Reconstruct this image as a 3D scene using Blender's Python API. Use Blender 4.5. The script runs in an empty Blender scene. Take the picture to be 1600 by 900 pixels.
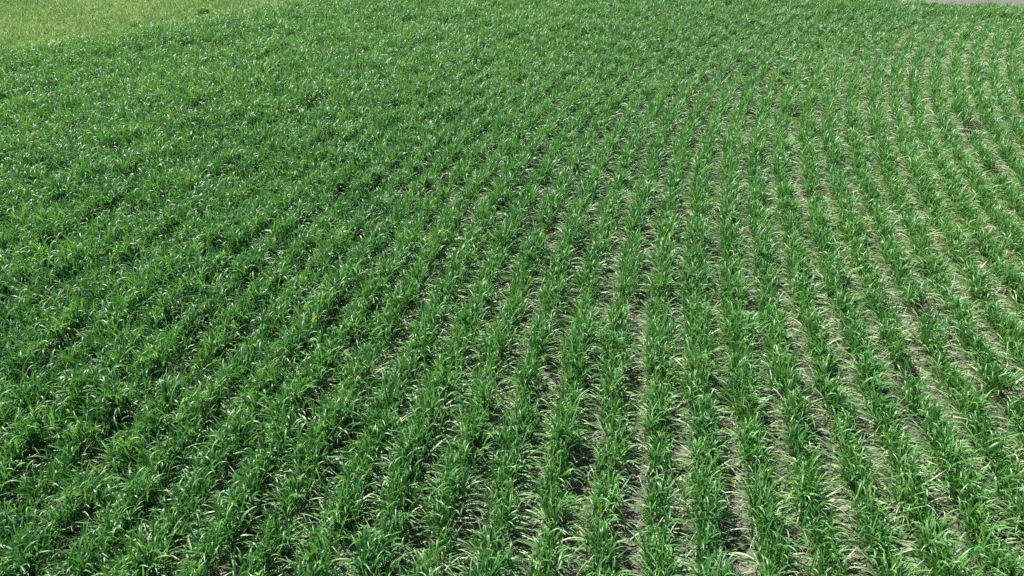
import bpy, math
import numpy as np

rng = np.random.default_rng(7)
R = math.radians
scene = bpy.context.scene
col = scene.collection

# ------------------------------------------------------------------ camera, sky, sun, exposure
H = 2.7
PITCH = R(34)
cam_data = bpy.data.cameras.new('camera')
cam_data.sensor_width = 36.0
cam_data.lens = 24.0
cam_data.clip_end = 3000.0
cam = bpy.data.objects.new('camera', cam_data)
col.objects.link(cam)
cam.location = (0, 0, H)
cam.rotation_euler = (R(90) - PITCH, 0, 0)
scene.camera = cam

SUN_EL, SUN_AZ = R(51), R(-48)          # azimuth from +Y (ahead of the camera), negative = to the left
sd = np.array([math.sin(SUN_AZ) * math.cos(SUN_EL), math.cos(SUN_AZ) * math.cos(SUN_EL), math.sin(SUN_EL)])
world = bpy.data.worlds.new('World')
scene.world = world
world.use_nodes = True
nt = world.node_tree
nt.nodes.clear()
sky = nt.nodes.new('ShaderNodeTexSky')
sky.sky_type = 'NISHITA'
sky.sun_disc = False
sky.sun_elevation = SUN_EL
sky.sun_rotation = SUN_AZ
bg = nt.nodes.new('ShaderNodeBackground')
bg.inputs['Strength'].default_value = 0.05
wo = nt.nodes.new('ShaderNodeOutputWorld')
nt.links.new(sky.outputs[0], bg.inputs['Color'])
nt.links.new(bg.outputs[0], wo.inputs['Surface'])

sun_d = bpy.data.lights.new('sun', 'SUN')
sun_d.energy = 5.0
sun_d.angle = R(0.55)
sun_d.color = (1.0, 0.96, 0.89)
sun = bpy.data.objects.new('sun', sun_d)
col.objects.link(sun)
from mathutils import Vector
sun.rotation_euler = Vector(sd).to_track_quat('Z', 'Y').to_euler()
sun.location = (-6, 8, 12)

scene.view_settings.view_transform = 'Standard'
scene.view_settings.look = 'None'
scene.view_settings.exposure = 1.9
scene.view_settings.gamma = 1.0
scene.view_settings.use_curve_mapping = False
scene.cycles.max_bounces = 8
scene.cycles.transmission_bounces = 6
scene.cycles.diffuse_bounces = 4
scene.cycles.use_denoising = False


# ------------------------------------------------------------------ small helpers
def tag(o, label=None, cat=None, group=None, kind=None):
    if label: o['label'] = label
    if cat: o['category'] = cat
    if group: o['group'] = group
    if kind: o['kind'] = kind
    return o


def smooth(a, b, x):
    t = np.clip((x - a) / (b - a), 0, 1)
    return t * t * (3 - 2 * t)


_lat = np.random.default_rng(99).random((256, 256))


def vnoise(x, y):
    """smooth value noise, 0..1, on a unit lattice"""
    xi = np.floor(x).astype(int); yi = np.floor(y).astype(int)
    fx = x - xi; fy = y - yi
    fx = fx * fx * (3 - 2 * fx); fy = fy * fy * (3 - 2 * fy)
    a = _lat[xi % 256, yi % 256]; b = _lat[(xi + 1) % 256, yi % 256]
    c = _lat[xi % 256, (yi + 1) % 256]; d = _lat[(xi + 1) % 256, (yi + 1) % 256]
    return (a * (1 - fx) + b * fx) * (1 - fy) + (c * (1 - fx) + d * fx) * fy


def fbm(x, y, n=4):
    s = 0; a = .5
    for i in range(n):
        s = s + a * vnoise(x * 2 ** i + 17.3 * i, y * 2 ** i + 5.1 * i)
        a *= .5
    return s


def mesh_quads(name, V, F, mat, attr=None, smooth_shade=True):
    me = bpy.data.meshes.new(name)
    V = np.ascontiguousarray(V, dtype=np.float32); F = np.ascontiguousarray(F, dtype=np.int32)
    me.vertices.add(len(V)); me.vertices.foreach_set('co', V.ravel())
    k = F.shape[1]
    me.loops.add(F.size); me.loops.foreach_set('vertex_index', F.ravel())
    me.polygons.add(len(F))
    me.polygons.foreach_set('loop_start', np.arange(0, F.size, k, dtype=np.int32))
    me.polygons.foreach_set('loop_total', np.full(len(F), k, dtype=np.int32))
    me.polygons.foreach_set('use_smooth', np.full(len(F), smooth_shade))
    if attr is not None:
        a = me.attributes.new('leaf', 'FLOAT_COLOR', 'POINT')
        a.data.foreach_set('color', np.ascontiguousarray(attr, dtype=np.float32).ravel())
    me.materials.append(mat)
    me.update()
    me.validate()
    return me


def link(name, me, parent=None, loc=None):
    o = bpy.data.objects.new(name, me)
    col.objects.link(o)
    if parent is not None: o.parent = parent
    if loc is not None: o.location = loc
    return o


# ------------------------------------------------------------------ materials
def new_mat(name):
    m = bpy.data.materials.new(name)
    m.use_nodes = True
    n = m.node_tree.nodes; n.clear()
    return m, n, m.node_tree.links


def ramp(n, stops):
    r = n.new('ShaderNodeValToRGB')
    e = r.color_ramp.elements
    while len(e) < len(stops): e.new(0.5)
    for el, (p, c) in zip(e, stops):
        el.position = p; el.color = (*c, 1)
    return r


def mix_col(n, l, fac, a, b):
    m = n.new('ShaderNodeMix'); m.data_type = 'RGBA'
    l.new(fac, m.inputs[0])
    for s, i in ((a, 6), (b, 7)):
        if isinstance(s, tuple): m.inputs[i].default_value = (*s, 1)
        else: l.new(s, m.inputs[i])
    return m.outputs[2]


def leaf_material(name, stops, dry, trans=0.31, rough=0.52, spec=0.60):
    """attribute leaf: R random tint per blade, G how withered, B position along the blade"""
    m, n, l = new_mat(name)
    at = n.new('ShaderNodeAttribute'); at.attribute_name = 'leaf'
    sp = n.new('ShaderNodeSeparateColor'); l.new(at.outputs['Color'], sp.inputs[0])
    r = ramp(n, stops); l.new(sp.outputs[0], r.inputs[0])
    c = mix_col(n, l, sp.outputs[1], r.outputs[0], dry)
    p = n.new('ShaderNodeBsdfPrincipled')
    l.new(c, p.inputs['Base Color'])
    p.inputs['Roughness'].default_value = rough
    p.inputs['Specular IOR Level'].default_value = spec
    t = n.new('ShaderNodeBsdfTranslucent')
    hs = n.new('ShaderNodeHueSaturation')
    hs.inputs['Hue'].default_value = 0.485
    hs.inputs['Saturation'].default_value = 1.08
    hs.inputs['Value'].default_value = 1.5
    l.new(c, hs.inputs['Color'])
    l.new(hs.outputs[0], t.inputs['Color'])
    ms = n.new('ShaderNodeMixShader'); ms.inputs[0].default_value = trans
    l.new(p.outputs[0], ms.inputs[1]); l.new(t.outputs[0], ms.inputs[2])
    o = n.new('ShaderNodeOutputMaterial'); l.new(ms.outputs[0], o.inputs['Surface'])
    return m


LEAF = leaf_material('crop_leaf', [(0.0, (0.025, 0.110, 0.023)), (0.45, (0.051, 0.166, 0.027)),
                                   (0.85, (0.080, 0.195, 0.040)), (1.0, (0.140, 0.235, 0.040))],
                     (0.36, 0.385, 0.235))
GRASS = leaf_material('meadow_grass', [(0.0, (0.072, 0.180, 0.040)), (0.5, (0.118, 0.222, 0.058)),
                                       (1.0, (0.160, 0.255, 0.085))], (0.40, 0.35, 0.18), rough=0.5, spec=0.35)
STRAW = leaf_material('dry_straw', [(0.0, (0.22, 0.17, 0.09)), (0.6, (0.36, 0.29, 0.17)), (1.0, (0.46, 0.40, 0.26))],
                      (0.4, 0.34, 0.2), trans=0.15, rough=0.6, spec=0.25)


def soil_material(name, dark, mid, pale, scale=1.0, bump=0.5):
    m, n, l = new_mat(name)
    g = n.new('ShaderNodeNewGeometry')
    n1 = n.new('ShaderNodeTexNoise'); n1.inputs['Scale'].default_value = 1.3 * scale
    n1.inputs['Detail'].default_value = 6
    n2 = n.new('ShaderNodeTexNoise'); n2.inputs['Scale'].default_value = 38 * scale
    n2.inputs['Detail'].default_value = 8; n2.inputs['Roughness'].default_value = 0.65
    vo = n.new('ShaderNodeTexVoronoi'); vo.feature = 'DISTANCE_TO_EDGE'; vo.inputs['Scale'].default_value = 22 * scale
    for t in (n1, n2, vo): l.new(g.outputs['Position'], t.inputs['Vector'])
    r1 = ramp(n, [(0.3, dark), (0.5, mid), (0.72, pale)]); l.new(n1.outputs[0], r1.inputs[0])
    r2 = ramp(n, [(0.3, tuple(v * .62 for v in mid)), (0.7, tuple(v * 1.25 for v in pale))]); l.new(n2.outputs[0], r2.inputs[0])
    mx = n.new('ShaderNodeMix'); mx.data_type = 'RGBA'; mx.inputs[0].default_value = 0.5
    l.new(r1.outputs[0], mx.inputs[6]); l.new(r2.outputs[0], mx.inputs[7])
    rc = ramp(n, [(0.0, (0.55, 0.55, 0.55)), (0.07, (1, 1, 1))]); l.new(vo.outputs[0], rc.inputs[0])
    mu = n.new('ShaderNodeMix'); mu.data_type = 'RGBA'; mu.blend_type = 'MULTIPLY'; mu.inputs[0].default_value = 0.4
    l.new(mx.outputs[2], mu.inputs[6]); l.new(rc.outputs[0], mu.inputs[7])
    b = n.new('ShaderNodeBump'); b.inputs['Strength'].default_value = bump; b.inputs['Distance'].default_value = 0.02
    l.new(n2.outputs[0], b.inputs['Height'])
    p = n.new('ShaderNodeBsdfPrincipled'); p.inputs['Roughness'].default_value = 0.95
    p.inputs['Specular IOR Level'].default_value = 0.15
    l.new(mu.outputs[2], p.inputs['Base Color']); l.new(b.outputs[0], p.inputs['Normal'])
    o = n.new('ShaderNodeOutputMaterial'); l.new(p.outputs[0], o.inputs['Surface'])
    return m


SOIL = soil_material('field_soil', (0.048, 0.043, 0.038), (0.068, 0.062, 0.055), (0.110, 0.101, 0.09))
TRACK = soil_material('track_earth', (0.062, 0.056, 0.054), (0.078, 0.071, 0.068), (0.10, 0.091, 0.085), 0.6, 0.3)


# ------------------------------------------------------------------ the layout of the field (metres)
ROW = 0.2397
C0 = 0.118


def bend(y):
    t = np.minimum(np.asarray(y, dtype=float), 14.0) - 3
    s = np.asarray(y, dtype=float) - 3 - t
    return .1903 * t + .01503 * t ** 2 + .001239 * t ** 3 + .95 * s


def bend_slope(y):
    t = np.minimum(y, 14.0) - 3
    return .1903 + .03006 * t + .003717 * t ** 2


def fan(y):                   # the right-hand rows spread a little towards the far end
    return 1 + .002 * np.clip(np.asarray(y, dtype=float) - 5, 0, 9) ** 2


def row_x(u, y):
    return bend(y) + u * np.where(u > 0, fan(y), 1)


def row_u(x, y):
    u = x - bend(y)
    return np.where(u > 0, u / fan(y), u)


def edge_track(x):            # the field ends where the track begins
    return 12.83 - .23 * (x - 6.63) + .30 * (fbm(x * 1.4, x * 0 + 3.3, 3) - .45)


def edge_meadow(x):           # far left: the crop gives way to meadow grass
    return 9.35 + (x + 7.2) * 1.0 + .9 * (fbm(x * .8 + 40, x * 0 + 9.1, 3) - .45)


def in_crop(x, y):
    ragged = 2.6 * (vnoise(x * 37.1 + 3, y * 41.7) - .5) * vnoise(x * 2.3, y * 2.3 + 8)
    return (y < edge_track(x)) & (y < edge_meadow(x) + ragged)


def ground_z(x, y):
    z = .036 * (fbm(x * 3.1, y * 3.1, 3) - .45) + .042 * (fbm(x * 13 + 50, y * 13, 3) - .45)
    c = (row_u(x, y) - C0) / ROW
    z = z + .010 * np.cos(2 * np.pi * c)
    return z * (1 - smooth(-.05, .6, y - edge_track(x)) * .85)


def pix(px, py, z=0.0):
    u = (px - 800) / 1067; v = (450 - py) / 1067
    d = (u, math.cos(PITCH) + v * math.sin(PITCH), -math.sin(PITCH) + v * math.cos(PITCH))
    t = (z - H) / d[2]
    return d[0] * t, d[1] * t


# ------------------------------------------------------------------ ground, one sheet to the horizon
def axis(lo, hi, step, far):
    mid = np.arange(lo, hi + step / 2, step)
    out = np.cumsum(step * 1.22 ** np.arange(1, 60)); out = out[out < far]
    return np.concatenate([(lo - out)[::-1], mid, hi + out])


xs = axis(-6, 9, 0.028, 1500); ys = axis(0.6, 9, 0.028, 1500)
X, Y = np.meshgrid(xs, ys)
Z = ground_z(X, Y)
Z = Z * (1 - smooth(25, 60, np.hypot(X, Y)))
V = np.stack([X, Y, Z], -1).reshape(-1, 3)
nx, ny = len(xs), len(ys)
i = (np.arange(ny - 1)[:, None] * nx + np.arange(nx - 1)).ravel()
F = np.stack([i, i + 1, i + nx + 1, i + nx], 1)
tag(link('ground', mesh_quads('ground', V, F, SOIL)), kind='structure')

# the bare track past the end of the field
tx = np.arange(-4, 40, .12); tw = np.linspace(0, 1, 30)
TX, TW = np.meshgrid(tx, tw)
TY = edge_track(TX) + .22 + TW * 3.1
TZ = ground_z(TX, TY) + .004 + .02 * np.exp(-((TW - .5) / .12) ** 2) + .012 * (fbm(TX * 2, TY * 2, 3) - .4) * np.sin(np.pi * TW)
V = np.stack([TX, TY, np.maximum(TZ, ground_z(TX, TY) + .004)], -1).reshape(-1, 3)
nx, ny = len(tx), len(tw)
i = (np.arange(ny - 1)[:, None] * nx + np.arange(nx - 1)).ravel()
F = np.stack([i, i + 1, i + nx + 1, i + nx], 1)
tag(link('dirt_track', mesh_quads('dirt_track', V, F, TRACK)), kind='structure')


# ------------------------------------------------------------------ blades
def blades(base, phi, th0, dth, length, width, tint, dry, tipdry, seg, power=1.9, twist=None, keel=0.0):
    """one strip of seg quads per blade; returns vertices (n, 2*(seg+1), 3), faces per blade and the leaf attribute"""
    nb = len(phi)
    s = np.linspace(0, 1, seg + 1)
    th = th0[:, None] + dth[:, None] * s[None] ** (np.asarray(power).reshape(-1, 1))
    wob = phi[:, None] + rng.normal(0, .28, nb)[:, None] * s[None]
    d = np.stack([np.sin(th) * np.cos(wob), np.sin(th) * np.sin(wob), np.cos(th)], -1)
    step = (d[:, :-1] + d[:, 1:]) * .5 * (length / seg)[:, None, None]
    pts = np.concatenate([np.zeros((nb, 1, 3)), np.cumsum(step, 1)], 1) + base[:, None, :]
    side = np.stack([-np.sin(wob), np.cos(wob), np.zeros_like(wob)], -1)
    up = np.cross(d, side)
    tw = (twist if twist is not None else rng.normal(0, .75, nb))[:, None] * (.35 + s[None])
    sv = side * np.cos(tw)[..., None] + up * np.sin(tw)[..., None]
    prof = (.6 + .4 * np.minimum(1, s * 4)) * np.maximum(1 - s ** 2.6, 0) ** .8 + .03
    w = width[:, None] * prof[None] * .5
    L = pts - sv * w[..., None]; Rr = pts + sv * w[..., None]
    V = np.empty((nb, 2 * (seg + 1), 3))
    V[:, 0::2] = L; V[:, 1::2] = Rr
    A = np.ones((nb, 2 * (seg + 1), 4))
    A[..., 0] = tint[:, None]
    dr = np.clip(dry[:, None] + tipdry[:, None] * smooth(.55, 1.0, s)[None], 0, 1)
    A[:, 0::2, 1] = dr; A[:, 1::2, 1] = dr
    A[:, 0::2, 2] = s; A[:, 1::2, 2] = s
    j = np.arange(seg) * 2
    Fb = np.stack([j, j + 1, j + 3, j + 2], 1)
    return V, Fb, A


def flatten(V, Fb, A):
    nb, k, _ = V.shape
    F = (Fb[None] + (np.arange(nb) * k)[:, None, None]).reshape(-1, 4)
    return V.reshape(-1, 3), F, A.reshape(-1, 4)


def join(parts):
    Vs, Fs, As, o = [], [], [], 0
    for V, F, A in parts:
        Vs.append(V); Fs.append(F + o); As.append(A); o += len(V)
    return np.concatenate(Vs), np.concatenate(Fs), np.concatenate(As)


# ------------------------------------------------------------------ where every plant of the crop stands
PITCH_ROW = 0.115
cx, cy, crow = [], [], []
for k in range(-75, 46):
    y = 0.25
    while y < 17.5:
        y += PITCH_ROW / math.sqrt(1 + float(bend_slope(y)) ** 2) * rng.uniform(.75, 1.25)
        cx.append(float(row_x(C0 + ROW * k, y))); cy.append(y); crow.append(k)
cx = np.array(cx) + rng.normal(0, .012, len(cx)); cy = np.array(cy); crow = np.array(crow)
keep = in_crop(cx, cy) & (np.abs(cx) < .80 * cy + 2.3)
cx, cy, crow = cx[keep], cy[keep], crow[keep]
cc = row_u(cx, cy)                                              # row coordinate: constant along a row
# the headland beside the track is sown across the rows, so it shows no gaps
hx = rng.uniform(2, 14, 1500); hy = edge_track(hx) - rng.uniform(0.02, .75, 1500)
k = (np.abs(hx) < .8 * hy + 2.3) & in_crop(hx, hy)
cx = np.r_[cx, hx[k]]; cy = np.r_[cy, hy[k]]; crow = np.r_[crow, np.full(k.sum(), 999)]
cc = np.r_[cc, np.full(k.sum(), 1.0)]

closed = 1 - smooth(-3.6, .9, cc + .8 * (fbm(cx * .7, cy * .7 + 30, 3) - .45))   # 1 on the left where the canopy has closed
patch = fbm(cx * 1.6 + 11, cy * 1.6 + 4, 3)                                      # stronger and weaker patches
al, ac = cx * .64 + cy * .77, cx * .77 - cy * .64                                # on the left they run in slanting streaks
streak = fbm(al * .9 + 23, ac * 3.4 + 7, 3)
patch = np.where(closed > 0, patch * (1 - .75 * closed) + (.45 + 1.25 * (streak - .45)) * .75 * closed, patch)
# missing plants
miss = rng.random(len(cx)) < (.008 + .045 * (1 - closed)) * smooth(.62, .30, patch) * .8
holes = [(605, 504, .03), (492, 700, .09), (190, 812, .06), (1452, 506, .11), (1430, 512, .06), (1510, 222, .16), (1550, 285, .15),
         (1262, 318, .10), (870, 850, .06), (320, 232, .12), (185, 262, .13), (1420, 610, .06), (1455, 770, .07),
         (1480, 455, .05), (1340, 495, .05)]
solo = [(1418, 486), (1503, 205)]
solo_idx = []
for px, py, r in holes:
    x, y = pix(px, py)
    miss |= (np.hypot(cx - x, cy - y) < r)
miss &= ~(crow == 999)
for px, py in solo:
    x, y = pix(px, py)
    d = np.hypot(cx - x, cy - y); q = int(np.argmin(d)); miss |= d < .15; miss[q] = False
    cx[q], cy[q] = x, y; solo_idx.append(q)
is_solo = np.zeros(len(cx), bool); is_solo[solo_idx] = True
k = ~miss
cx, cy, crow, cc, closed, patch, is_solo = (a[k] for a in (cx, cy, crow, cc, closed, patch, is_solo))
cz = ground_z(cx, cy)
N = len(cx)
fade = smooth(1.5, .0, edge_meadow(cx) - cy)                    # the crop thins out and pales towards the meadow
vig = (.82 + .38 * closed) * (.72 + .60 * patch) * rng.normal(1, .10, N) * (1 - .40 * fade)
vig = np.where(is_solo, 1.0, np.clip(vig, .60, 1.5))
slope = np.arctan(bend_slope(cy) + .004 * np.maximum(cc, 0) * np.clip(cy - 5, 0, 9))                               # heading of the row: (sin, cos)
rowdir = np.stack([np.sin(slope), np.cos(slope)], 1)
across = np.stack([np.cos(slope), -np.sin(slope)], 1)

# depth along the view, for the detail of each plant and the choice of the largest
depth = cy * math.cos(PITCH) + (H - .1) * math.sin(PITCH)
uu = 1067 * cx / depth + 800
vv = 450 - 1067 * (cy * math.sin(PITCH) - (H - .1) * math.cos(PITCH)) / depth
inframe = (uu > -10) & (uu < 1610) & (vv < 915) & (vv > 0)
order = np.argsort(np.where(inframe, depth, 1e9))
near = np.zeros(N, bool); near[order[:296]] = True
near |= is_solo

# ------------------------------------------------------------------ grow the plants: tillers, then leaves on each
nt_ = np.maximum(5, rng.poisson((29 + 5 * closed) * (.5 + .6 * vig))).astype(int)
tc = np.repeat(np.arange(N), nt_)                               # clump of each tiller
T = len(tc)
off_a = rng.normal(0, 1, T) * (.0180 + .003 * closed[tc])
off_r = rng.uniform(-.5, .5, T) * PITCH_ROW * 1.15
tb = np.zeros((T, 3))
tb[:, :2] = np.stack([cx[tc], cy[tc]], 1) + across[tc] * off_a[:, None] + rowdir[tc] * off_r[:, None]
tb[:, 2] = cz[tc] - .004
lean = np.abs(rng.normal(0, R(9), T)) + np.abs(off_a) * 4.5
cl = rng.normal(0, .06, (N, 2))                                 # every plant leans its own way
lphi = np.arctan2((across[tc] * np.sign(off_a)[:, None])[:, 1], (across[tc] * np.sign(off_a)[:, None])[:, 0]) + rng.normal(0, .9, T)
hs = (.125 + .018 * closed[tc]) * vig[tc] * rng.uniform(.7, 1.25, T)
lx_, ly_ = np.sin(lean) * np.cos(lphi) + cl[tc, 0], np.sin(lean) * np.sin(lphi) + cl[tc, 1]
lphi = np.arctan2(ly_, lx_); lean = np.arcsin(np.clip(np.hypot(lx_, ly_), 0, .8))
ldir = np.stack([np.sin(lean) * np.cos(lphi), np.sin(lean) * np.sin(lphi), np.cos(lean)], 1)

nl = rng.integers(4, 7, T)
bt = np.repeat(np.arange(T), nl)
B = len(bt)
first = np.r_[0, np.cumsum(nl)[:-1]]
rank = np.arange(B) - first[bt]                                 # 0 = lowest leaf
up = (rank + 1) / nl[bt]                                        # 1 = topmost leaf
bc = tc[bt]
open_ = 1 - closed[bc]; bare = smooth(.8, 3.5, cc[bc])
low = (rank == 0) | ((rank == 1) & (rng.random(B) < .34 + .26 * open_ + .28 * bare))       # older leaves: long, arching out over the gap
base = tb[bt] + ldir[bt] * (hs[bt] * (.12 + .88 * up))[:, None]
outphi = np.arctan2(across[bc][:, 1] * np.sign(off_a[bt]), across[bc][:, 0] * np.sign(off_a[bt]))
phi = np.where(low, outphi + rng.normal(0, .75, B), np.where(rng.random(B) < .22, lphi[bt] + rng.normal(0, .7, B),
               np.where(rng.random(B) < .62, outphi + np.pi / 2 + np.pi * rng.integers(0, 2, B) + rng.normal(0, .5, B), rng.uniform(0, 2 * np.pi, B))))
th0 = np.where(low, R(1) * rng.normal(40, 12, B), R(1) * np.abs(rng.normal(9, 7, B)) + lean[bt] * .7)
th0 = np.clip(th0, R(2), R(75))
dth = np.where(low, R(1) * rng.normal(84, 20, B), R(1) * rng.normal(100, 42, B))
dth = np.where((~low) & (rng.random(B) < .22), R(1) * rng.uniform(8, 40, B), dth)
dth = np.clip(dth, R(5), R(165))
power = np.where(low, rng.uniform(1.0, 1.7, B), rng.uniform(1.8, 3.2, B))
length = np.where(low, .158 + .006 * open_ + .016 * bare, .122) * (.55 + .5 * vig[bc]) * rng.uniform(.72, 1.3, B)
width = np.where(low, rng.uniform(.0048, .0085, B), rng.uniform(.0056, .0098, B)) * (.82 + .22 * vig[bc])
ctint = rng.normal(0, .10, N)
broad = .45 * (fbm(cx * .35 + 70, cy * .35, 3) - .45)
tint = np.clip(.38 + ctint[bc] + rng.normal(0, .20, B) + .15 * (patch[bc] - .45) + .38 * fade[bc] + broad[bc], 0, 1)
dry = np.where(low & (rng.random(B) < .38 + .30 * open_ + .22 * bare), rng.uniform(.10, .34 + .12 * open_ + .22 * bare, B), .0)
dry = np.where((rank == 0) & (rng.random(B) < .015 + .035 * open_), rng.uniform(.76, 1.0, B), dry)
length = np.where(dry > .74, length * .75, length)
tipdry = np.where(rng.random(B) < .15, rng.uniform(.2, .7, B), 0)

sheath_dry = np.clip(rng.normal(.08, .08, T), 0, 1)


def grow(ids_leaf, ids_tiller, seg, origin=None):
    o = np.zeros(3) if origin is None else np.asarray(origin)
    parts = []
    if len(ids_leaf):
        q = ids_leaf
        V, Fb, A = blades(base[q] - o, phi[q], th0[q], dth[q], length[q], width[q], tint[q], dry[q], tipdry[q], seg, power[q])
        V[..., 2] = np.maximum(V[..., 2], (ground_z(V[..., 0] + o[0], V[..., 1] + o[1]) - o[2]) + .003 + .006 * rng.random(len(q))[:, None])
        parts.append(flatten(V, Fb, A))
    if len(ids_tiller):
        q = ids_tiller
        z0 = np.zeros(len(q))
        V, Fb, A = blades(tb[q] - o, lphi[q], lean[q], z0, hs[q] * 1.08, np.full(len(q), .0052), np.full(len(q), .6) + rng.normal(0, .1, len(q)),
                          sheath_dry[q], z0, 2, twist=rng.uniform(-1.5, 1.5, len(q)))
        parts.append(flatten(V, Fb, A))
    return join(parts)


# ------------------------------------------------------------------ the plants farther back, one mass
far_c = ~near
mass = []
dl = depth[bc]
for lo, hi, seg in ((0, 4.5, 6), (4.5, 7.5, 5), (7.5, 99, 4)):
    ql = np.where(far_c[bc] & (dl >= lo) & (dl < hi))[0]
    qt = np.where(far_c[tc] & (depth[tc] >= lo) & (depth[tc] < hi))[0]
    mass.append(grow(ql, qt, seg))
V, F, A = join(mass)
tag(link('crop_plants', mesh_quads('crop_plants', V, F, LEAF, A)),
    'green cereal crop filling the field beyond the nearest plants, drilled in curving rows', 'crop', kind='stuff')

# ------------------------------------------------------------------ the nearest plants, one object each
ORD = ['first', 'second', 'third', 'fourth', 'fifth', 'sixth', 'seventh', 'eighth', 'ninth', 'tenth', 'eleventh', 'twelfth']
GROUP = 'crop plants standing nearest, along the bottom of the field'
bottom_x = C0 + ROW * np.arange(-75, 46) + float(bend(1.70))
rows_bottom = [k for k, x in zip(range(-75, 46), bottom_x) if x < 2.10][::-1]
leaf_by = {c: [] for c in np.where(near)[0]}
for b in np.where(near[bc])[0]: leaf_by[bc[b]].append(b)
till_by = {c: [] for c in leaf_by}
for t in np.where(near[tc])[0]: till_by[tc[t]].append(t)
for c in sorted(leaf_by):
    q = np.array(leaf_by[c]); o = np.array([cx[c], cy[c], cz[c]])
    withered = q[dry[q] > .74]
    green = q[dry[q] <= .74]
    V, F, A = grow(green, np.array([], int), 7, o)
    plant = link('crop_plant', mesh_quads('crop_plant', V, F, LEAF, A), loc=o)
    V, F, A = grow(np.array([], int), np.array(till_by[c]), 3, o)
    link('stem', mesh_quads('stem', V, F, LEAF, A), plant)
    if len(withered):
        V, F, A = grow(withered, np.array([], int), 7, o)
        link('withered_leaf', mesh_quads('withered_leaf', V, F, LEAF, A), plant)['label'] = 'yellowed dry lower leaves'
    if is_solo[c]:
        lab = ('lone dark green tuft with bare grey soil on its right, mid height near right edge' if cy[c] < 5
               else 'small lone tuft on bare soil with dark shadow, upper right of field')
        tag(plant, lab, 'crop plant', GROUP)
        continue
    k = crow[c]
    n = rows_bottom.index(k) if k in rows_bottom else -1
    if n < 0: lab = 'green crop plant in one of the rows running out of the right edge'
    elif n < 11: lab = 'green crop plant with arching leaves, front of %s row along bottom from right corner' % ORD[n]
    else: lab = 'tall green crop plant in the closed leafy mass at the bottom left'
    tag(plant, lab, 'crop plant', GROUP)

# ------------------------------------------------------------------ meadow grass past the crop, far left
gx = -1 - 17 * rng.random(520000) ; gy = 8 + 16 * rng.random(520000) ** 1.5
k = (gy > edge_meadow(gx) - 1.7 * rng.random(len(gx)) ** 2) & (gy < edge_track(gx) + 1.5) & (np.abs(gx) < .85 * gy + 3)
gx, gy = gx[k], gy[k]; n = len(gx)
gp = fbm(gx * .9, gy * .9, 3)
V, Fb, A = blades(np.stack([gx, gy, ground_z(gx, gy)], 1), rng.uniform(0, 2 * np.pi, n), np.abs(rng.normal(R(22), R(12), n)), np.abs(rng.normal(R(45), R(30), n)),
                  rng.uniform(.09, .19, n) * (.6 + .8 * gp), rng.uniform(.005, .009, n), np.clip((gp * 1.5 - .25) * (.35 + .65 * smooth(-.8, 2.2, gy - edge_meadow(gx))) + rng.normal(0, .18, n), 0, 1),
                  np.where(rng.random(n) < .06, rng.uniform(.2, .8, n), 0), np.zeros(n), 3)
V, F, A = flatten(V, Fb, A)
tag(link('meadow_grass', mesh_quads('meadow_grass', V, F, GRASS, A)),
    'pale yellow green short grass beyond the crop at the far left', 'grass', kind='stuff')

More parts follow.
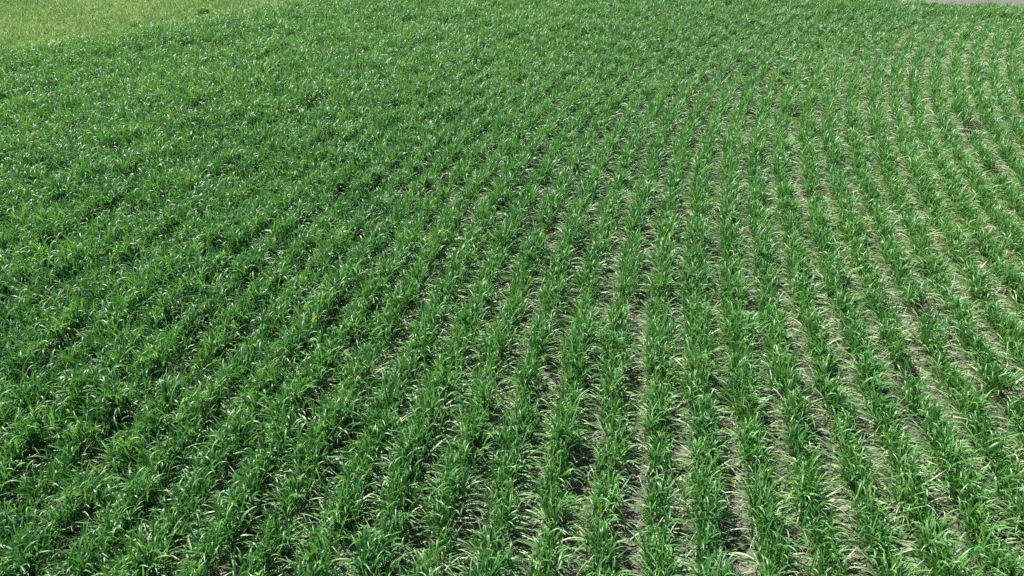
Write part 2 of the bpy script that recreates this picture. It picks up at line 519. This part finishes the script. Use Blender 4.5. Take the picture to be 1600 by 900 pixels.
# ------------------------------------------------------------------ straw verge beside the track, litter between the rows, clods
n = 26000
vx = rng.uniform(2, 22, n); vy = edge_track(vx) + np.abs(rng.normal(.05, .30, n)) - .03
V, Fb, A = blades(np.stack([vx, vy, ground_z(vx, vy) + .012], 1), rng.uniform(0, 2 * np.pi, n), np.clip(rng.normal(R(75), R(18), n), R(20), R(88)),
                  rng.uniform(0, R(12), n), rng.uniform(.05, .16, n), rng.uniform(.003, .007, n), rng.random(n), np.zeros(n), np.zeros(n), 2)
tag(link('straw', mesh_quads('straw', *flatten(V, Fb, A)[:2], STRAW, flatten(V, Fb, A)[2])),
    'strip of dry straw between the crop and the track', 'straw', kind='stuff')

n = 26000
lx = rng.uniform(-4, 11, n); ly = rng.uniform(.8, 13, n)
k = in_crop(lx, ly) & (np.abs(lx) < .8 * ly + 2) & (rng.random(n) < .25 + .75 * smooth(-.6, 1.5, row_u(lx, ly)))
lx, ly = lx[k], ly[k]; n = len(lx)
V, Fb, A = blades(np.stack([lx, ly, ground_z(lx, ly) + .008], 1), rng.uniform(0, 2 * np.pi, n), np.clip(rng.normal(R(84), R(7), n), R(55), R(93)),
                  rng.uniform(0, R(14), n), rng.uniform(.03, .11, n), rng.uniform(.003, .008, n), rng.random(n), np.zeros(n), np.zeros(n), 3)
V[..., 2] = np.maximum(V[..., 2], ground_z(V[..., 0], V[..., 1]) + .004)
Vf, Ff, Af = flatten(V, Fb, A)
tag(link('leaf_litter', mesh_quads('leaf_litter', Vf, Ff, STRAW, Af)),
    'dry leaf bits lying on the soil between the rows', 'litter', kind='stuff')

# clods: small rough lumps, an icosahedron subdivided once
import bmesh
bm = bmesh.new(); bmesh.ops.create_icosphere(bm, subdivisions=2, radius=1)
iv = np.array([v.co[:] for v in bm.verts]); bm.verts.index_update()
itri = np.array([[v.index for v in f.verts] for f in bm.faces]); bm.free()
n = 9000
kx = rng.uniform(-4, 10, n); ky = rng.uniform(.8, 12, n)
k = in_crop(kx, ky) & (np.abs(kx) < .8 * ky + 2)
kx, ky = kx[k], ky[k]; n = len(kx)
sz = rng.lognormal(math.log(.009), .5, n).clip(.004, .032)
lump = iv[None] * (1 + .35 * (rng.random((n, len(iv), 1)) - .5)) * rng.uniform(.6, 1.3, (n, 1, 3)) * sz[:, None, None]
lump[..., 2] *= .7
V = lump + np.stack([kx, ky, ground_z(kx, ky) + sz * .25], 1)[:, None]
F = (itri[None] + (np.arange(n) * len(iv))[:, None, None]).reshape(-1, 3)
tag(link('soil_clods', mesh_quads('soil_clods', V.reshape(-1, 3), F, SOIL, smooth_shade=False)),
    'grey crumbly soil clods scattered between the rows', 'soil', kind='stuff')
